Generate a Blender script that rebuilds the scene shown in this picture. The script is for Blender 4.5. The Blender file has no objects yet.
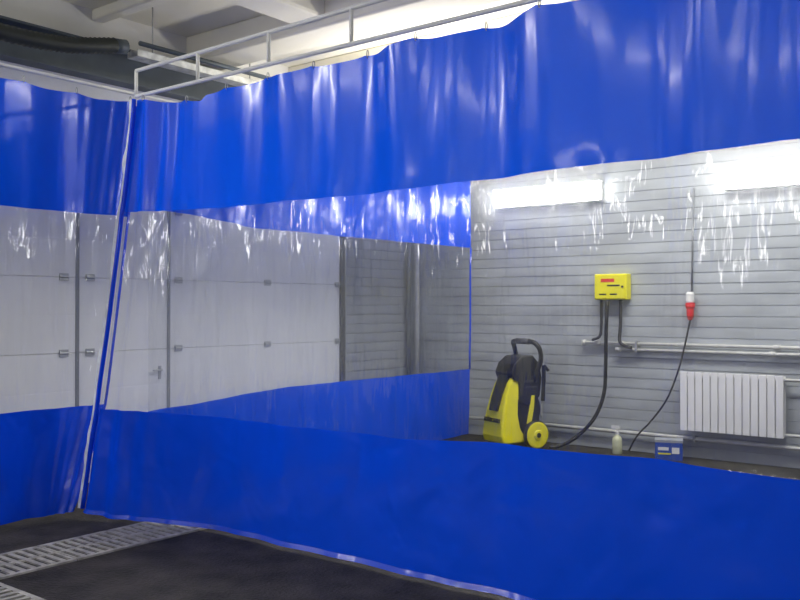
import bpy, math, random
from mathutils import Vector, Matrix, noise
random.seed(4)
S=bpy.context.scene
S.view_settings.view_transform='Standard'
S.view_settings.look='None'
S.view_settings.exposure=0.0
COL=S.collection

# ------------------------------------------------------------------ materials
def newmat(name):
    m=bpy.data.materials.new(name); m.use_nodes=True
    nt=m.node_tree; b=nt.nodes['Principled BSDF']
    return m,nt,b
def pmat(name,col,rough=.5,metal=0.,var=.08,scale=6.,bump=0.,bscale=40.,stretch=(1,1,1),spec=.5,coat=0.,bdist=.01):
    m,nt,b=newmat(name); L=nt.links; N=nt.nodes
    tc=N.new('ShaderNodeTexCoord'); mp=N.new('ShaderNodeMapping'); mp.inputs['Scale'].default_value=stretch
    L.new(tc.outputs['Object'],mp.inputs['Vector'])
    n=N.new('ShaderNodeTexNoise'); n.inputs['Scale'].default_value=scale; n.inputs['Detail'].default_value=5
    L.new(mp.outputs['Vector'],n.inputs['Vector'])
    r=N.new('ShaderNodeValToRGB'); r.color_ramp.elements[0].position=.3; r.color_ramp.elements[1].position=.7
    r.color_ramp.elements[0].color=tuple(c*(1-var) for c in col)+(1,)
    r.color_ramp.elements[1].color=tuple(min(1,c*(1+var)) for c in col)+(1,)
    L.new(n.outputs['Fac'],r.inputs['Fac']); L.new(r.outputs['Color'],b.inputs['Base Color'])
    b.inputs['Roughness'].default_value=rough; b.inputs['Metallic'].default_value=metal
    b.inputs['Specular IOR Level'].default_value=spec
    b.inputs['Coat Weight'].default_value=coat
    if bump>0:
        n2=N.new('ShaderNodeTexNoise'); n2.inputs['Scale'].default_value=bscale; n2.inputs['Detail'].default_value=6
        L.new(mp.outputs['Vector'],n2.inputs['Vector'])
        bp=N.new('ShaderNodeBump'); bp.inputs['Strength'].default_value=bump; bp.inputs['Distance'].default_value=bdist
        L.new(n2.outputs['Fac'],bp.inputs['Height']); L.new(bp.outputs['Normal'],b.inputs['Normal'])
    return m
def vinyl_blue(name,col,tcol,trf,rough,st,stretch,dist,coat=.5,crough=.08):
    m,nt,b=newmat(name); N=nt.nodes; L=nt.links
    b.inputs['Base Color'].default_value=col+(1,)
    b.inputs['Roughness'].default_value=rough; b.inputs['Specular IOR Level'].default_value=.55
    b.inputs['Coat Weight'].default_value=coat; b.inputs['Coat Roughness'].default_value=crough
    tc=N.new('ShaderNodeTexCoord'); mp=N.new('ShaderNodeMapping'); mp.inputs['Scale'].default_value=stretch
    L.new(tc.outputs['Object'],mp.inputs['Vector'])
    n=N.new('ShaderNodeTexNoise'); n.inputs['Scale'].default_value=1.6; n.inputs['Detail'].default_value=2; n.inputs['Distortion'].default_value=.3
    L.new(mp.outputs['Vector'],n.inputs['Vector'])
    bp=N.new('ShaderNodeBump'); bp.inputs['Strength'].default_value=st; bp.inputs['Distance'].default_value=dist
    L.new(n.outputs['Fac'],bp.inputs['Height']); L.new(bp.outputs['Normal'],b.inputs['Normal']); L.new(bp.outputs['Normal'],b.inputs['Coat Normal'])
    tr=N.new('ShaderNodeBsdfTranslucent'); tr.inputs['Color'].default_value=tcol+(1,)
    mx=N.new('ShaderNodeMixShader'); mx.inputs['Fac'].default_value=trf
    L.new(b.outputs['BSDF'],mx.inputs[1]); L.new(tr.outputs['BSDF'],mx.inputs[2])
    L.new(mx.outputs['Shader'],N['Material Output'].inputs['Surface'])
    return m
def vinyl_clear():
    m,nt,b=newmat('clear_vinyl'); N=nt.nodes; L=nt.links
    N.remove(b)
    tc=N.new('ShaderNodeTexCoord'); mp=N.new('ShaderNodeMapping'); mp.inputs['Scale'].default_value=(7,7,1.0)
    L.new(tc.outputs['Object'],mp.inputs['Vector'])
    n=N.new('ShaderNodeTexNoise'); n.inputs['Scale'].default_value=2.0; n.inputs['Detail'].default_value=2
    L.new(mp.outputs['Vector'],n.inputs['Vector'])
    bp=N.new('ShaderNodeBump'); bp.inputs['Strength'].default_value=1.0; bp.inputs['Distance'].default_value=.028
    L.new(n.outputs['Fac'],bp.inputs['Height'])
    t=N.new('ShaderNodeBsdfTransparent'); t.inputs['Color'].default_value=(.955,.962,.965,1)
    # slightly hazy forward scatter of the vinyl film
    h=N.new('ShaderNodeBsdfRefraction'); h.inputs['IOR'].default_value=1.06; h.inputs['Roughness'].default_value=.85
    h.inputs['Color'].default_value=(.95,.96,.97,1)
    m0=N.new('ShaderNodeMixShader'); m0.inputs['Fac'].default_value=.075
    L.new(t.outputs[0],m0.inputs[1]); L.new(h.outputs[0],m0.inputs[2])
    g=N.new('ShaderNodeBsdfGlossy'); g.inputs['Roughness'].default_value=.08; L.new(bp.outputs['Normal'],g.inputs['Normal'])
    d=N.new('ShaderNodeBsdfDiffuse'); d.inputs['Color'].default_value=(.75,.80,.86,1)
    lw=N.new('ShaderNodeLayerWeight'); lw.inputs['Blend'].default_value=.35
    mr=N.new('ShaderNodeMapRange'); mr.inputs['To Min'].default_value=.055; mr.inputs['To Max'].default_value=.32
    L.new(lw.outputs['Facing'],mr.inputs['Value'])
    n3=N.new('ShaderNodeTexNoise'); n3.inputs['Scale'].default_value=1.1; n3.inputs['Detail'].default_value=4
    L.new(mp.outputs['Vector'],n3.inputs['Vector'])
    mr2=N.new('ShaderNodeMapRange'); mr2.inputs['From Min'].default_value=.35; mr2.inputs['From Max'].default_value=.7
    mr2.inputs['To Min'].default_value=.004; mr2.inputs['To Max'].default_value=.040
    L.new(n3.outputs['Fac'],mr2.inputs['Value'])
    m1=N.new('ShaderNodeMixShader'); L.new(mr2.outputs['Result'],m1.inputs['Fac'])
    L.new(m0.outputs[0],m1.inputs[1]); L.new(d.outputs[0],m1.inputs[2])
    m2=N.new('ShaderNodeMixShader'); L.new(mr.outputs['Result'],m2.inputs['Fac'])
    L.new(m1.outputs[0],m2.inputs[1]); L.new(g.outputs[0],m2.inputs[2])
    L.new(m2.outputs[0],N['Material Output'].inputs['Surface'])
    return m
def emis(name,col,st):
    m,nt,b=newmat(name)
    b.inputs['Base Color'].default_value=(.9,.9,.9,1)
    b.inputs['Emission Color'].default_value=col+(1,); b.inputs['Emission Strength'].default_value=st
    return m
M=dict(
 blue=vinyl_blue('blue_vinyl',(.0006,.070,.84),(.001,.14,1.0),.34,.25,.34,(3.2,3.2,.5),.03,.45,.11),
 blueskirt=vinyl_blue('blue_vinyl_skirt',(.0006,.064,.78),(.001,.10,1.0),.20,.24,.8,(1.9,1.9,1.7),.05,.6,.16),
 bluefar=vinyl_blue('blue_vinyl_backlit',(.0004,.085,.95),(.001,.16,1.0),.36,.25,.6,(2.4,2.4,1.6),.04,.4,.14),  # brighter copy of the blue vinyl, light from behind put into its colour
 clear=vinyl_clear(),
 siding=pmat('grey_siding',(.40,.425,.445),.42,var=.16,scale=2.0,stretch=(.8,.8,2),bump=.2,bscale=3,bdist=.03),
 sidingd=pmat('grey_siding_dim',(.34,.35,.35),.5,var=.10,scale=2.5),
 pier=pmat('pier_siding',(.37,.385,.39),.45,var=.08,scale=3),
 plaster=pmat('white_plaster',(.82,.81,.76),.8,var=.05,scale=2,bump=.15),
 ceil=pmat('ceiling_paint',(.92,.89,.78),.8,var=.05,scale=1.5,bump=.15),
 steel=pmat('blue_grey_steel',(.08,.10,.115),.5,var=.2,scale=4),
 floor=pmat('dark_damp_asphalt',(.042,.038,.034),.72,var=.6,scale=4,bump=1.0,bscale=45,bdist=.02,spec=.25),
 gate=pmat('white_gate_enamel',(.92,.915,.88),.4,var=.03,scale=3),
 dark=pmat('dark_rubber',(.03,.03,.035),.6,var=.2),
 seal=pmat('grey_seal',(.22,.23,.25),.6,var=.1),
 galv=pmat('galvanised_metal',(.42,.43,.44),.45,metal=.5,var=.2,scale=20),
 tray=pmat('lit_tray_metal',(.6,.61,.58),.35,metal=.4,var=.3,scale=12),  # tray metal with lamp-lit brightness put into its colour
 grate=pmat('drain_metal',(.40,.385,.35),.6,metal=.0,var=.3,scale=14),
 pit=pmat('drain_pit',(.03,.029,.027),.7,var=.2),
 railp=pmat('white_rail_paint',(.88,.88,.84),.4,var=.05),
 pipe=pmat('painted_pipe',(.60,.60,.57),.45,var=.12,scale=12),
 strap=pmat('pale_vinyl_edge',(.72,.76,.84),.3,var=.2,scale=12,bump=.5,bscale=20),
 rad=pmat('radiator_enamel',(.86,.86,.86),.35,var=.03),
 yel=pmat('yellow_plastic',(.85,.78,.02),.35,var=.05),
 blk=pmat('black_plastic',(.012,.012,.014),.4,var=.2),
 gry=pmat('grey_plastic',(.06,.06,.065),.45,var=.2),
 lid=pmat('light_grey_card',(.35,.37,.40),.5,var=.15),
 hose=pmat('black_hose',(.015,.015,.017),.5,var=.2),
 red=pmat('red_plastic',(.70,.03,.03),.4,var=.1),
 wht=pmat('white_plastic',(.78,.78,.76),.4,var=.04),
 bluebox=pmat('blue_card',(.02,.07,.38),.5,var=.15,scale=20),
 tub=pmat('dark_corrugated_tube',(.026,.032,.027),.55,var=.3),
 bottle=pmat('cloudy_plastic',(.60,.62,.42),.35,var=.15),
 lamp=emis('lamp_diffuser',(1.0,.99,.97),21.0),
 lampn=emis('lamp_diffuser_dimmer',(1.0,.985,.96),18.0),
)
# ------------------------------------------------------------------ mesh helpers
def mk(name,V,F,mat,parent=None,smooth=False,loc=None):
    me=bpy.data.meshes.new(name); me.from_pydata([tuple(v) for v in V],[],F); me.update()
    if smooth:
        for p in me.polygons: p.use_smooth=True
    o=bpy.data.objects.new(name,me); COL.objects.link(o); me.materials.append(M[mat] if isinstance(mat,str) else mat)
    if loc is not None: o.location=loc
    if parent is not None: o.parent=parent
    return o
def boxg(x0,x1,y0,y1,z0,z1):
    V=[(x0,y0,z0),(x1,y0,z0),(x1,y1,z0),(x0,y1,z0),(x0,y0,z1),(x1,y0,z1),(x1,y1,z1),(x0,y1,z1)]
    F=[(0,3,2,1),(4,5,6,7),(0,1,5,4),(1,2,6,5),(2,3,7,6),(3,0,4,7)]
    return V,F
def cat(parts):
    V=[];F=[]
    for v,f in parts:
        n=len(V); V+=list(v); F+=[tuple(i+n for i in q) for q in f]
    return V,F
def bevel(o,w=.01,seg=2):
    b=o.modifiers.new('bevel','BEVEL'); b.width=w; b.segments=seg; b.limit_method='ANGLE'; return o
def box(name,x0,x1,y0,y1,z0,z1,mat,parent=None,bev=0):
    o=mk(name,*boxg(x0,x1,y0,y1,z0,z1),mat,parent)
    if bev: bevel(o,bev)
    return o
def spline(pts,n=8):
    P=[Vector(p) for p in pts]
    if len(P)<3: return P
    Q=[P[0]*2-P[1]]+P+[P[-1]*2-P[-2]]; out=[]
    for i in range(1,len(Q)-2):
        a,b,c,d=Q[i-1],Q[i],Q[i+1],Q[i+2]
        for k in range(n):
            t=k/n
            out.append(.5*((2*b)+(c-a)*t+(2*a-5*b+4*c-d)*t*t+(3*b-a-3*c+d)*t**3))
    out.append(P[-1]); return out
def tubeg(P,r,seg=10):
    P=[Vector(p) for p in P]; V=[];F=[]
    T=[]
    for i in range(len(P)):
        a=P[max(0,i-1)];b=P[min(len(P)-1,i+1)]; T.append((b-a).normalized())
    up=Vector((0,0,1)) if abs(T[0].z)<.9 else Vector((1,0,0))
    u=T[0].cross(up).normalized()
    for i,p in enumerate(P):
        u=(u-T[i]*u.dot(T[i])).normalized(); w=T[i].cross(u)
        rr=r[i] if isinstance(r,(list,tuple)) else r
        for k in range(seg):
            a=2*math.pi*k/seg; V.append(p+(u*math.cos(a)+w*math.sin(a))*rr)
    for i in range(len(P)-1):
        for k in range(seg):
            a=i*seg+k;b=i*seg+(k+1)%seg; F.append((a,b,b+seg,a+seg))
    F.append(tuple(range(seg-1,-1,-1))); F.append(tuple((len(P)-1)*seg+k for k in range(seg)))
    return V,F
def tube(name,P,r,mat,parent=None,seg=10):
    return mk(name,*tubeg(P,r,seg),mat,parent,smooth=True)
def lathe(prof,seg=24,axis='z',c=(0,0,0)):
    V=[];F=[]
    for r,h in prof:
        for k in range(seg):
            a=2*math.pi*k/seg; x,y=r*math.cos(a),r*math.sin(a)
            p=(x,y,h) if axis=='z' else ((x,h,y) if axis=='y' else (h,x,y))
            V.append((p[0]+c[0],p[1]+c[1],p[2]+c[2]))
    for i in range(len(prof)-1):
        for k in range(seg):
            a=i*seg+k;b=i*seg+(k+1)%seg; F.append((a,b,b+seg,a+seg))
    F.append(tuple(range(seg-1,-1,-1))); F.append(tuple((len(prof)-1)*seg+k for k in range(seg)))
    return V,F
def prism(poly,h0,h1,z0,z1):
    n=len(poly); V=[]
    for s in (-1,1):
        for x,z in poly:
            t=(z-z0)/(z1-z0); V.append((x,s*(h0+(h1-h0)*t),z))
    F=[tuple(range(n)),tuple(range(2*n-1,n-1,-1))]
    for i in range(n):
        j=(i+1)%n; F.append((i,i+n,j+n,j))
    return V,F
def empty(name,loc,label,cat_,group=None):
    e=bpy.data.objects.new(name,None); e.location=loc; e.empty_display_size=.1; COL.objects.link(e)
    e['label']=label; e['category']=cat_
    if group: e['group']=group
    return e
def tag(o,label,cat_,group=None):
    o['label']=label; o['category']=cat_
    if group: o['group']=group
    return o
def struct(o,label=None,c=None):
    o['kind']='structure'
    if label: o['label']=label; o['category']=c
    return o
def text(name,s,size,mat,mtx,parent=None,ext=.001):
    cu=bpy.data.curves.new(name,'FONT'); cu.body=s; cu.size=size; cu.extrude=ext; cu.align_x='CENTER'; cu.align_y='CENTER'
    t=bpy.data.objects.new(name+'_tmp',cu); COL.objects.link(t)
    dg=bpy.context.evaluated_depsgraph_get(); me=bpy.data.meshes.new_from_object(t.evaluated_get(dg))
    bpy.data.objects.remove(t)
    o=bpy.data.objects.new(name,me); COL.objects.link(o); me.materials.clear(); me.materials.append(M[mat])
    if parent is not None: o.parent=parent
    o.matrix_local=mtx
    return o

D=8.81; GX=-6.81; C=3.93; E=-5.76; H=4.05
# ------------------------------------------------------------------ room shell
XR=3.2; YB=-3.2
struct(box('floor',GX-.3,XR+.2,YB-.2,D+.3,-.12,0,'floor'),'dark damp concrete floor of a wash bay','floor')
struct(box('ceiling',GX-.3,XR+.2,YB-.2,D+.3,H,H+.15,'ceil'),'cream-painted concrete ceiling','ceiling')
def siding(x0,x1,z0,z1,pitch=.108,deep=0.):
    V=[];F=[];z=z0
    def row(y,z): V.append((x0,y,z)); V.append((x1,y,z))
    while z<z1-1e-4:
        t=min(z+pitch,z1); g=random.uniform(.003,.010)+deep
        row(.001,z); row(.001,z+g); row(.0085,z+g+.0015); row(.0095,z+.050); row(.0085,t-.0015)
        z=t
    for i in range(0,len(V)-2,2): F.append((i,i+1,i+3,i+2))
    return V,F
V,F=siding(GX,XR,0,H)
o=mk('wall_back',[(x,D-y,z) for x,y,z in V],F,'siding'); struct(o,'grey horizontal metal siding wall','wall')
V,F=siding(0,D-7.60,0,H,deep=.006)
wl=mk('wall_left',*cat([([(GX+y*1.6,D-x,z) for x,y,z in V],F), boxg(GX-.2,GX-.06,YB,7.6,0,H), boxg(GX-.2,GX,7.56,7.6,0,H), boxg(GX-.2,GX,YB,7.6,3.0,H), boxg(GX-.2,GX,YB,3.3,0,3.0)]),'plaster')
wl.data.materials.append(M['pier'])
for p in wl.data.polygons:
    if p.index<len(F): p.material_index=1
struct(wl,'wall with the vehicle gate, grey siding pier','wall')
struct(box('wall_right',XR,XR+.15,YB,D+.2,0,H,'sidingd'),'grey side wall','wall')
struct(box('wall_front',GX-.2,XR+.2,YB-.15,YB,0,H,'sidingd'),'grey wall','wall')
for i,(y0,y1,z0) in enumerate([(5.35,5.75,3.80),(8.35,8.81,3.8),(4.35,4.47,3.95),(6.7,6.82,3.95)]):
    struct(box('trim_%d'%(i+10),GX,XR,y0,y1,z0,H,'ceil',bev=.02),'cream concrete ceiling beam','beam')
struct(box('trim_3',-5.35,-5.0,YB,5.35,3.86,H,'ceil',bev=.03),'cream concrete ceiling beam','beam')
lb=mk('trim_4',*cat([boxg(GX,GX+.16,YB,7.9,3.44,3.46),boxg(GX,GX+.16,YB,7.9,3.72,3.74),boxg(GX+.02,GX+.05,YB,7.9,3.46,3.72)]),'steel')
struct(lb,'blue-grey steel lintel beam above the gate','beam')

# ------------------------------------------------------------------ sectional gate with wicket
gx=GX
gate=mk('door_1',*boxg(gx-.05,gx-.02,3.3,7.52,0,3.0),'gate')
struct(gate,'white sectional vehicle gate with a wicket door','gate')
joints=[0.0,.48,1.115,1.75,2.385,3.0]
cuts=[3.3,4.225,5.16,7.52]
for a,b in zip(joints[:-1],joints[1:]):
    for y0,y1 in zip(cuts[:-1],cuts[1:]):
        za=a+.001; zb=b-.001
        prof=[(.012,za),(.02,za+.004),(.0205,(za+zb)/2-.01),(.0195,(za+zb)/2),(.0205,(za+zb)/2+.01),(.02,zb-.004),(.012,zb)]
        V=[];F=[]
        for d,z in prof: V+= [(gx-.02+d,y0+.002,z),(gx-.02+d,y1-.002,z)]
        for i in range(0,len(V)-2,2): F.append((i,i+1,i+3,i+2))
        mk('gate_panel',V,F,'gate',gate)
for y in (4.225,5.16):
    mk('door_seal',*cat([boxg(gx-.02,gx+.008,y-.016,y+.016,0,2.385)]),'seal',gate)
mk('gate_frame',*cat([boxg(gx-.02,gx+.03,7.51,7.57,0,3.0)]),'dark',gate)
for y in (4.10,4.345,5.27,6.40,7.47):
    for z in (1.115,1.75,.48,2.385):
        mk('hinge',*cat([boxg(gx,gx+.012,y-.04,y+.04,z-.030,z+.030),
            tubeg([(gx+.012,y-.04,z),(gx+.012,y+.04,z)],.010,8)]),'galv',gate)
mk('door_handle',*cat([boxg(gx,gx+.01,5.045,5.075,.84,.96),tubeg([(gx+.01,5.06,.925),(gx+.045,5.06,.925),(gx+.045,4.96,.925)],.008,8)]),'galv',gate)

# sagging dark corrugated duct and cable tray above the gate
P=spline([(0,-5.2,.08),(0,-3.5,-.10),(0,-1.8,.06),(0,-.6,-.07),(0,.2,-.12),(0,.75,-.10),(0,1.25,.0)],24)
du=empty('corrugated_duct',(-6.30,3.0,3.62),'dark sagging corrugated duct above the gate','duct')
tube('duct_hose',P,[.066 if i%2 else .056 for i in range(len(P))],'tub',du,14)
for y in (-1.8,-5.2): tube('duct_hanger',[(0,y,.0),(0,y,.43)],.006,'galv',du)
tube('duct_cuff',[(0,1.22,-.005),(0,1.34,.01)],.060,'steel',du,16)
ct=empty('cable_tray',(-6.36,5.15,3.58),'metal cable tray hanging above the gate, coloured as if lamp-lit','cable tray')
bevel(mk('tray_channel',*cat([boxg(-.07,.07,-.7,.9,0,.004),boxg(-.07,-.066,-.7,.9,0,.06),boxg(.066,.07,-.7,.9,0,.06)]),'tray',ct),.001)
for y in (-.5,.6): tube('tray_hanger',[(0,y,.0),(0,y,.23 if y>0 else .47)],.006,'galv',ct)
tube('tray_pipe',spline([(-.02,-.7,.04),(0,0,.06),(.02,.9,.05)]),.024,'galv',ct)
tube('tray_pipe',[(.10,-.7,.10),(.10,.9,.10)],.020,'steel',ct)

tag(tube('heating_riser',[(-6.62,8.71,0),(-6.62,8.71,3.8)],.03,'pipe'),'pale painted vertical pipe in the wall corner','pipe','corner pipes')
tag(tube('heating_riser',[(-6.72,8.68,0),(-6.72,8.68,3.8)],.022,'seal'),'thin grey vertical pipe in the wall corner','pipe','corner pipes')

# ------------------------------------------------------------------ wall lamps
def lamp(xc,y,z,sgn,group='tube lamps along the wall',mat='lamp'):
    e=empty('wall_lamp',(xc,y,z),'long white fluorescent wall lamp, lit','lamp',group)
    L_=1.29/2
    def yy(a): return (min(0,sgn*a),max(0,sgn*a))
    mk('housing',*cat([boxg(-L_,L_,*yy(.05),-.10,.10),boxg(-L_-.01,L_+.01,*yy(.145),.094,.10),boxg(-L_-.01,L_+.01,*yy(.10),-.106,-.10)]),'wht',e)  # lips added to hold lamp spill off the wall
    V,F=boxg(-L_-.002,L_+.002,.055,.135,-.098,.085)
    o=mk('lamp_cover',[(v[0],v[1]*sgn,v[2]) for v in V],F,mat,e); bevel(o,.02,3)
    return e
for x in (-4.84,-2.24,.33): lamp(x,D-.018,2.735,-1)
for x in (-4.87,-2.30,.27): lamp(x,YB,2.735,1,'tube lamps on the opposite wall','lampn')
for x,y in ((-4.3,.2),(-2.3,-.3),(-.3,-.3),(1.6,.2)):
    e=empty('ceiling_lamp',(x,y,H),'long fluorescent ceiling lamp, lit','lamp','tube lamps on the ceiling')
    mk('housing',*boxg(-.65,.65,-.08,.08,-.05,0),'wht',e)
    bevel(mk('lamp_cover',*boxg(-.64,.64,-.09,.09,-.13,-.05),'lampn',e),.015)

# ------------------------------------------------------------------ curtains
def interp(tab,x):
    if x<=tab[0][0]: return tab[0][1]
    for (a,va),(b,vb) in zip(tab[:-1],tab[1:]):
        if x<=b:
            t=(x-a)/(b-a); t=t*t*(3-2*t); return va+(vb-va)*t
    return tab[-1][1]
def lin(tab,x):
    if x<=tab[0][0]: return tab[0][1]
    for (a,va),(b,vb) in zip(tab[:-1],tab[1:]):
        if x<=b: return va+(vb-va)*(x-a)/(b-a)
    return tab[-1][1]
def folds(s,z,seed,A=1.):
    zz=z
    amp=.030+.036*max(0,(zz-1.9))
    if zz<.8: amp=.030
    f=.46*math.sin(2*math.pi*s/.95+1.4*math.sin(1.1*s+seed)+.20*zz)+.30*math.sin(2*math.pi*s/.42+seed+1.1*math.sin(.8*s)+.1*zz)
    f+=1.0*noise.noise(Vector((s*1.7,zz*.35,seed)))+.40*noise.noise(Vector((s*4.6-.2*zz,zz*.5,seed+7)))
    f+=(.30 if zz<.8 else .16)*noise.noise(Vector((s*2.0+.8*zz,zz*(3.4 if zz<.8 else 1.8),seed+3)))
    # puckering under the weld seam between blue and clear film
    f+=.34*math.exp(-((zz-2.12)/.11)**2)*noise.noise(Vector((s*9.5,zz*3.0,seed+11)))
    return A*amp*f
def strip(name,fn,s0,s1,ns,za,zb,nz,mat,parent):
    V=[];F=[]
    for j in range(nz+1):
        for i in range(ns+1):
            V.append(fn(i/ns,j/nz,s0,s1,za,zb))
    for j in range(nz):
        for i in range(ns):
            a=j*(ns+1)+i; F.append((a,a+1,a+ns+2,a+ns+1))
    return mk(name,V,F,mat,parent,smooth=True)
upoff=[(-5.6,.0),(-4.2,-.022),(-3.1,-.025),(-2.55,-.01),(-1.7,.0),(-1.0,.02),(2,.02)]
looff=[(-5.8,-.01),(-4.3,-.022),(-3.2,-.02),(-2.5,.008),(-1.7,.02),(-1,.0),(2,0)]
toptab=[(-5.45,2.985),(-4.84,2.925),(-4.78,2.96),(-3.5,2.97),(-3.0,2.985),(-2,2.99),(2,2.99)]
NS=-5.43
def near(a,b,s0,s1,za,zb):
    def lev(n,X):
        if n=='top': return interp(toptab,X)-.020*(abs(math.sin(math.pi*(X+5.4)/.40))**.8)
        if n=='up': return 2.18+interp(upoff,X)
        if n=='lo': return .785+interp(looff,X)
        if n=='hem': return .018+ .10*max(0,(-5.2-X)/.5)**1.5
        return .044+ .10*max(0,(-5.2-X)/.5)**1.5
    X0=s0+(s1-s0)*a
    z=lev(za,X0)+(lev(zb,X0)-lev(za,X0))*b
    k=max(0,1-(X0-s0)/.9)
    X=X0-k*.28*(1-z/3.0)
    fd=folds(X0,z,1.7)*(1-.45*max(0,(.5-z)/.5))
    Y=C+fd-.30*k**1.3*max(0,1-z/3.0)**1.3
    kk=max(0,1-(X0-s0)/.5)
    Y-=.024*kk*(1+math.sin(2*math.pi*(X0-s0)/.15+.8*z))
    zb0=lev('bot',X0)
    if z<zb0: Y-=.016*(1-(z-lev('hem',X0))/(zb0-lev('hem',X0)))
    return (X,Y,z)
cn=empty('vinyl_curtain',(0,0,0),'blue vinyl curtain with clear window band across the bay','curtain','wash bay curtains')
strip('valance',near,NS,2.0,520,'up','top',34,'blue',cn)
strip('clear_band',near,NS,2.0,520,'lo','up',48,'clear',cn)
strip('skirt',near,NS,2.0,520,'bot','lo',34,'blueskirt',cn)
strip('skirt_hem',near,NS,2.0,520,'hem','bot',3,'blueskirt',cn)
edge=[(0,3.55),(.1,3.60),(.8,3.83),(2.17,4.02),(3,4.12)]
def side(seed,x=E,end=False,top=2.985):
    def fn(a,b,s0,s1,za,zb):
        lv={'top':top,'up':2.18,'lo':.785,'bot':.04}
        Y0=s0+(s1-s0)*a
        if not end:
            lv['lo']-=.085*max(0,1-(Y0-s0)/1.5); lv['up']+=.085*max(0,1-(Y0-s0)/1.1)
        zt=lv[zb]; zl=lv[za]
        if zb=='top': zt-=.02*(abs(math.sin(math.pi*Y0/.40))**.8)
        z=zl+(zt-zl)*b
        Y=Y0
        X=x+folds(Y0,z,seed,.8)
        if end:
            k=max(0,1-(s1-Y0)/.9); Y=Y0-k*(4.10-lin(edge,z))
            X+=.018*max(0,1-(s1-Y0)/.5)*math.sin(2*math.pi*(s1-Y0)/.16+z)
        return (X,Y,z)
    return fn
fl=side(5.1,E-.06,True,3.05)
cl=empty('vinyl_curtain',(0,0,0),'blue vinyl side curtain with clear window band','curtain','wash bay curtains')
strip('valance',fl,-2.6,4.10,420,'up','top',22,'blue',cl)
strip('clear_band',fl,-2.6,4.10,420,'lo','up',40,'clear',cl)
strip('skirt',fl,-2.6,4.10,420,'bot','lo',22,'blueskirt',cl)
ff=side(9.3)
cf=empty('vinyl_curtain',(0,0,0),'blue vinyl curtain reaching the grey siding wall','curtain','wash bay curtains')
strip('valance',ff,4.18,8.57,300,'up','top',22,'bluefar',cf)
strip('clear_band',ff,4.18,8.57,300,'lo','up',40,'clear',cf)
strip('skirt',ff,4.18,8.57,300,'bot','lo',22,'bluefar',cf)
def edge_pts(fn,a,s0,s1):
    P=[]
    for za,zb in (('bot','lo'),('lo','up'),('up','top')):
        for j in range(8): P.append(Vector(fn(a,j/8,s0,s1,za,zb)))
    P.append(Vector(fn(a,1,s0,s1,'up','top'))); return P
ep=edge_pts(ff,1,4.18,8.57)
tube('edge_hem',ep[8:17],.010,'bluefar',cf,6)
ep=edge_pts(near,0,NS,2.0)
V=[];F=[]; PP=spline(ep[0:25:2],6)
for i,p in enumerate(PP):
    t=i/len(PP)
    w=(.046-.014*t)+.010*math.sin(i*.45)+.005*math.sin(i*1.1)
    V+=[p+Vector((-w-.004,-.030+.010*math.sin(i*.4),0)),p+Vector((-w*.5-.002,-.046,0)),p+Vector((.002,-.036,0))]
for i in range(len(PP)-1):
    for k in range(2):
        a=i*3+k; F.append((a,a+1,a+4,a+3))
mk('edge_strip',V,F,'strap',cn,smooth=True)
tube('edge_hem',[p+Vector((.008,-.03,0)) for p in ep],[.016]*len(ep),'blue',cn,8)
ep=edge_pts(fl,1,-2.6,4.10)
tube('edge_hem',ep,.010,'blue',cl,8)
def hook(p,ax,parent):
    P=[]
    for k in range(13):
        a=2*math.pi*k/12; c,s=math.cos(a)*.010,math.sin(a)*.022
        P.append((p[0],p[1]+c,p[2]+s) if ax==0 else (p[0]+c,p[1],p[2]+s))
    return tube('hook',P,.003,'galv',parent,6)
X=NS+.05
while X<1.9:
    a=(X-NS)/(2.0-NS); q=near(a,1,NS,2.0,'up','top'); hook((q[0],q[1],q[2]+.010),0,cn); X+=.40
Y=-2.4
while Y<4.05:
    q=fl((Y+2.6)/6.70,1,-2.6,4.10,'up','top'); hook((q[0],q[1],q[2]+.014),1,cl); Y+=.40
Y=4.4
while Y<8.55:
    q=ff((Y-4.18)/4.39,1,4.18,8.57,'up','top'); hook((q[0],q[1],q[2]+.014),1,cf); Y+=.40
rf=empty('curtain_rail',(-5.57,C,3.042),'white welded steel truss rail above the curtain','curtain rail','curtain rails')
tube('rail',[(0,0,0),(8.7,0,0)],.014,'railp',rf); tube('rail',[(0,0,.188),(2.2,0,.213),(8.7,0,.23)],.014,'railp',rf)
for i in (0,1,2,3,5,7,9,11): tube('post',[(i*.70,0,-.0),(i*.70,0,.188+.012*min(i,3))],.013,'railp',rf)
rs=empty('curtain_rail',(E,C,3.08),'white steel rail carrying the side curtain','curtain rail','curtain rails')
tube('rail',[(0,-6.8,.03),(0,4.7,.03)],.013,'railp',rs)

# ------------------------------------------------------------------ drain grates
def grate_geo(L_,W):
    parts=[boxg(0,W,0,.018,0,.03),boxg(0,W,L_-.018,L_,0,.03),boxg(0,.03,0,L_,0,.03),boxg(W-.03,W,0,L_,0,.03),boxg(W/2-.014,W/2+.014,0,L_,0,.03)]
    n=8
    for i in range(1,n): parts.append(boxg(.02,W-.02,i*L_/n-.016,i*L_/n+.016,.010,.029))
    return cat(parts)
V,F=grate_geo(.5,.46)
gm=None
def grate(mtx):
    global gm
    if gm is None:
        o=mk('drain_grate',V,F,'grate'); gm=o.data
    else:
        o=bpy.data.objects.new('drain_grate',gm); COL.objects.link(o)
    o.matrix_world=mtx
    tag(o,'slotted grey metal drain grate set in the floor','drain grate','drain grates in the floor')
for i in range(8): grate(Matrix.Translation((-5.24,2.47+i*.505,-.018)))
for i in range(5): grate(Matrix.Translation((-5.24+(i+1)*.505,2.00,-.018))@Matrix.Rotation(math.pi/2,4,'Z'))
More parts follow.
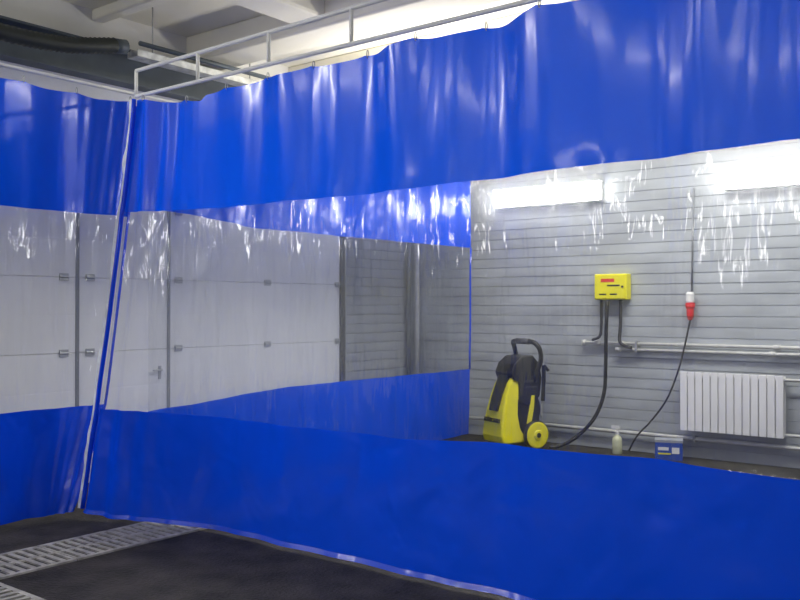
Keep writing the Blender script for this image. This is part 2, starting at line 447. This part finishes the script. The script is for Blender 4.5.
struct(mk('trim_5',*cat([boxg(-5.24,-4.78,2.0,6.6,.0005,.0015),boxg(-5.24,-2.7,2.00,2.46,.0005,.0015)]),'pit'),'dark drain channel','drain channel')

# ------------------------------------------------------------------ pipes and electrics on the wall
wp=empty('water_pipe',(0,D-.06,1.12),'pale painted twin water pipes along the siding wall','pipe')
tube('pipe',[(-4.40,.0,.0),(-1,0,0),(2.5,0,0)],.018,'pipe',wp)
tube('pipe',[(-4.02,-.01,-.062),(2.5,-.01,-.062)],.016,'pipe',wp)
tube('pipe_end',[(-4.40,0,-.035),(-4.40,0,.03)],.024,'pipe',wp)
for x in (-4.24,-3.98,-3.3,-2.42): tube('coupling',[(x-.03,0,0),(x+.03,0,0)],.026,'pipe',wp)
for x in (-4.0,-2.46): tube('coupling',[(x-.03,-.01,-.062),(x+.03,-.01,-.062)],.024,'pipe',wp)
for x in (-3.8,-2.2): mk('clamp',*boxg(x-.012,x+.012,-.035,.045,-.09,.03),'galv',wp)
lp=empty('heating_pipe',(0,D-.06,.194),'pale heating pipe low on the siding wall','pipe')
tube('pipe',[(-6.5,0,0.01),(-2.30,0,-.0),(3.0,0,-.01)],.020,'pipe',lp)
tube('riser',[(-2.15,-.01,0),(-2.15,-.01,.80)],.022,'pipe',lp)
for x in (-6.0,-4.9,-3.2): mk('clamp',*boxg(x-.012,x+.012,-.03,.045,-.03,.03),'galv',lp)

# radiator
rd=empty('radiator',(-3.32,D-.10,.263),'white sectional radiator on the siding wall','radiator')
n=13; w=.98/n
for i in range(n):
    x0=i*w
    g=cat([boxg(x0+.004,x0+w-.004,-.045,-.030,.02,.60),boxg(x0+w/2-.012,x0+w/2+.012,-.03,.045,.03,.59),
           boxg(x0+.004,x0+w-.004,.035,.045,.03,.59),tubeg([(x0,0,.05),(x0+w,0,.05)],.022,10),tubeg([(x0,0,.56),(x0+w,0,.56)],.022,10)])
    bevel(mk('radiator_section',*g,'rad',rd),.004,2)
tube('valve',[(.98,0,.56),(1.14,0,.56)],.014,'pipe',rd); tube('valve',[(.98,0,.05),(1.14,0,.05)],.014,'pipe',rd)
for x in (.2,.78): mk('bracket',*boxg(x,x+.02,.0,.080,.5,.53),'galv',rd)

# yellow control box
yb=empty('control_box',(-4.06,D-.02,1.71),'yellow wall-mounted supply box with red and black marking','control box')
bevel(mk('box_body',*boxg(-.18,.18,-.12,0,-.135,.135),'yel',yb),.012,3)
mk('box_lid',*boxg(-.17,.17,-.130,-.118,-.120,.120),'yel',yb)
mk('red_mark',*boxg(-.10,.05,-.1325,-.129,.050,.085),'red',yb)
mk('black_mark',*boxg(-.03,.11,-.1325,-.129,.005,.022),'blk',yb)
mk('black_mark',*boxg(-.12,-.04,-.1325,-.129,-.085,-.070),'blk',yb)
mk('black_mark',*boxg(0,.08,-.1325,-.129,-.085,-.070),'blk',yb)
mk('lock',*lathe([(.012,-.14),(.012,-.12)],12,'y',(.14,0,0)),'blk',yb)
tube('outlet_pipe',spline([(-.13,-.06,-.135),(-.13,-.06,-.40),(-.14,-.08,-.52),(-.22,-.09,-.56)],4),.015,'dark',yb)
tube('outlet_pipe',spline([(.09,-.06,-.135),(.09,-.07,-.40),(.09,-.09,-.56),(.14,-.09,-.61),(.22,-.09,-.63)],4),.017,'dark',yb)
cb=empty('power_socket',(-3.24,D-.03,1.53),'red and white industrial plug hanging on a wall cable','power socket')
tube('conduit',[(0.02,0,1.15),(0.0,0,.12)],.009,'seal',cb)
mk('socket_body',*lathe([(.028,.12),(.040,.10),(.040,.02),(.034,.01)],16,'z',(0,-.04,0)),'wht',cb,smooth=False)
mk('plug',*lathe([(.046,.01),(.046,-.03),(.036,-.05),(.034,-.12),(.018,-.16)],16,'z',(0,-.04,0)),'red',cb,smooth=False)
tube('cable',spline([(0,-.04,-.15),(-.03,-.09,-.38),(-.10,-.09,-.65),(-.22,-.09,-.95),(-.38,-.10,-1.18),(-.52,-.12,-1.34),(-.60,-.15,-1.50)]),.009,'hose',cb)

tag(tube('supply_hose',spline([(-4.07,8.62,1.56),(-4.075,8.60,1.2),(-4.08,8.60,.9),(-4.10,8.60,.6),(-4.20,8.58,.34),(-4.38,8.52,.13),(-4.54,8.43,.030),(-4.62,8.38,.025)]),.019,'hose'),'thick black rubber water hose from wall box to washer','hose')

# ------------------------------------------------------------------ pressure washer
pw=empty('pressure_washer',(-5.01,8.30,0),'yellow and black upright pressure washer on wheels','pressure washer')
pw.rotation_euler=(0,0,math.radians(66))
o=mk('front_shell',*prism([(-.25,.06),(-.275,.14),(-.265,.26),(-.235,.42),(-.195,.56),(-.15,.68),(-.10,.76),(-.05,.78),(-.02,.70),(-.03,.52),(-.05,.36),(-.03,.22),(.0,.16),(.08,.14),(.08,.07)],.200,.135,.06,.78),'yel',pw); bevel(o,.025,3)
o=mk('hood',*prism([(-.10,.73),(-.13,.80),(-.09,.90),(.00,.975),(.15,.985),(.23,.90),(.26,.74),(.22,.54),(.06,.44),(-.04,.50),(-.02,.70)],.185,.15,.44,.985),'blk',pw); bevel(o,.012,2)
o=mk('motor_cover',*prism([(-.07,.09),(-.07,.30),(-.05,.52),(.06,.58),(.20,.56),(.22,.40),(.23,.09)],.178,.165,.09,.58),'blk',pw); bevel(o,.012,2)
o=mk('front_inset',*prism([(-.268,.40),(-.235,.52),(-.195,.62),(-.155,.71),(-.125,.78),(-.10,.74),(-.15,.60),(-.20,.42),(-.22,.40)],.075,.095,.40,.78),'blk',pw); bevel(o,.008,2)
bevel(mk('chassis',*cat([boxg(-.20,.20,-.165,.165,.045,.09)]),'blk',pw),.02,3)
for s in (-1,1):
    o=mk('side_trim',*prism([(.05,.26),(.08,.40),(.11,.56),(.15,.56),(.14,.42),(.11,.28)],.010,.010,.26,.56),'yel',pw); o.location=(0,s*.176,0); bevel(o,.005)
    o=mk('side_vent',*prism([(.02,.64),(.03,.66),(.19,.66),(.19,.64)],.006,.006,.64,.66),'gry',pw); o.location=(0,s*.172,0)
    o=mk('side_vent',*prism([(.02,.70),(.03,.72),(.19,.72),(.19,.70)],.006,.006,.70,.72),'gry',pw); o.location=(0,s*.168,0)
tube('axle',[(.13,-.25,.145),(.13,.25,.145)],.014,'galv',pw)
for s in (-1,1):
    c=(.12,s*.245,.150)
    mk('wheel',*lathe([(.115,-.03),(.143,-.03),(.15,-.02),(.15,.02),(.143,.03),(.115,.03)],36,'y',c),'blk',pw,smooth=False)
    mk('hubcap',*lathe([(.012,-.052),(.045,-.050),(.055,-.038),(.125,-.036),(.138,-.031),(.138,.031),(.125,.036),(.055,.038),(.045,.050),(.012,.052)],36,'y',c),'yel',pw,smooth=False)
    mk('hub_center',*lathe([(.026,-.056),(.026,.056)],16,'y',c),'blk',pw)
tube('handle',spline([(.16,-.15,.70),(.18,-.19,.82),(.20,-.225,.94),(.18,-.23,1.05),(.14,-.20,1.115),(.13,-.12,1.13),(.13,.12,1.13),(.14,.20,1.115),(.18,.23,1.05),(.20,.225,.94),(.18,.19,.82),(.16,.15,.70)],3),.026,'blk',pw,10)
tube('handle_grip',[(.13,-.11,1.13),(.13,.11,1.13)],.033,'gry',pw,12)
tube('lance',spline([(.22,-.20,.32),(.24,-.205,.6),(.245,-.215,.80),(.24,-.22,.90)]),.010,'galv',pw)
mk('spray_gun',*cat([tubeg([(.24,-.205,.50),(.245,-.215,.75),(.24,-.22,.88)],.022,10),tubeg([(.24,-.22,.88),(.30,-.22,.82)],.017,8)]),'blk',pw)
P=[]
for i in range(120):
    a=i/120*2*math.pi*5; P.append((.245+.0004*i,.02+.10*math.cos(a),.40+.13*math.sin(a)))
tube('hose_coil',P,.010,'hose',pw,8)
mt=Matrix.Translation((-.270,0,.30))@Matrix(((0,0,-1,0),(-1,0,0,0),(0,1,0,0),(0,0,0,1)))@Matrix.Rotation(-.14,4,'X')
text('lettering','KÄRCHER',.066,'blk',mt,pw,.010)

# ------------------------------------------------------------------ bottle and blue box
bt=empty('spray_bottle',(-3.93,8.55,0),'cloudy plastic spray bottle with white trigger head','bottle')
mk('bottle_body',*lathe([(.045,0),(.05,.01),(.05,.14),(.04,.17),(.018,.19),(.018,.205)],20),'bottle',bt,smooth=True)
mk('spray_head',*cat([lathe([(.02,.20),(.02,.225),(.012,.23),(.012,.27)],12),boxg(-.06,.03,-.012,.012,.255,.285)]),'wht',bt)
bb=empty('cardboard_box',(-3.39,8.56,0),'small dark blue box with pale printed side','box')
bb.rotation_euler=(0,0,.35)
bevel(mk('box_body',*boxg(-.13,.13,-.09,.09,0,.19),'bluebox',bb),.006)
mk('box_lid',*boxg(-.132,.132,-.092,.092,.175,.20),'lid',bb)
mk('box_print',*boxg(-.10,.0,-.0935,-.089,.10,.13),'wht',bb)
mk('box_print',*boxg(.03,.10,-.0935,-.089,.07,.13),'wht',bb)
mk('box_print',*boxg(-.10,.02,-.0935,-.089,.06,.075),'yel',bb)

# ------------------------------------------------------------------ lights
def area(x,y,z,sx,sy,e,col=(1,.99,.96),rot=(0,0,0)):  # added fill light without any fixture
    l=bpy.data.lights.new('fill_light','AREA'); l.shape='RECTANGLE'; l.size=sx; l.size_y=sy; l.energy=e; l.color=col
    o=bpy.data.objects.new('fill_light',l); o.location=(x,y,z); o.rotation_euler=rot; COL.objects.link(o)
area(-2.6,7.0,3.95,3.0,.5,155)  # unseen fill added high in the far bay
area(-6.3,1.0,3.9,.3,2.0,105,(1,.98,.93))  # unseen fill added to whiten the gate side
area(-6.3,.8,3.2,.4,2.0,22,rot=(math.pi,0,0))  # upward fill added to brighten the ceiling at left
area(-4.6,6.6,2.9,1.5,.4,60,(1,.95,.86),rot=(math.pi,0,0))  # warm upward fill added behind the valance for the far ceiling
W=bpy.data.worlds.new('world'); S.world=W; W.use_nodes=True
W.node_tree.nodes['Background'].inputs['Color'].default_value=(.6,.6,.6,1); W.node_tree.nodes['Background'].inputs['Strength'].default_value=.2

# ------------------------------------------------------------------ camera
cam=bpy.data.cameras.new('camera'); co=bpy.data.objects.new('camera',cam); COL.objects.link(co)
cam.sensor_width=36; cam.lens=894/800*36
co.location=(0,0,1.5); co.rotation_euler=(math.pi/2+.0078,0,.6689)
S.camera=co
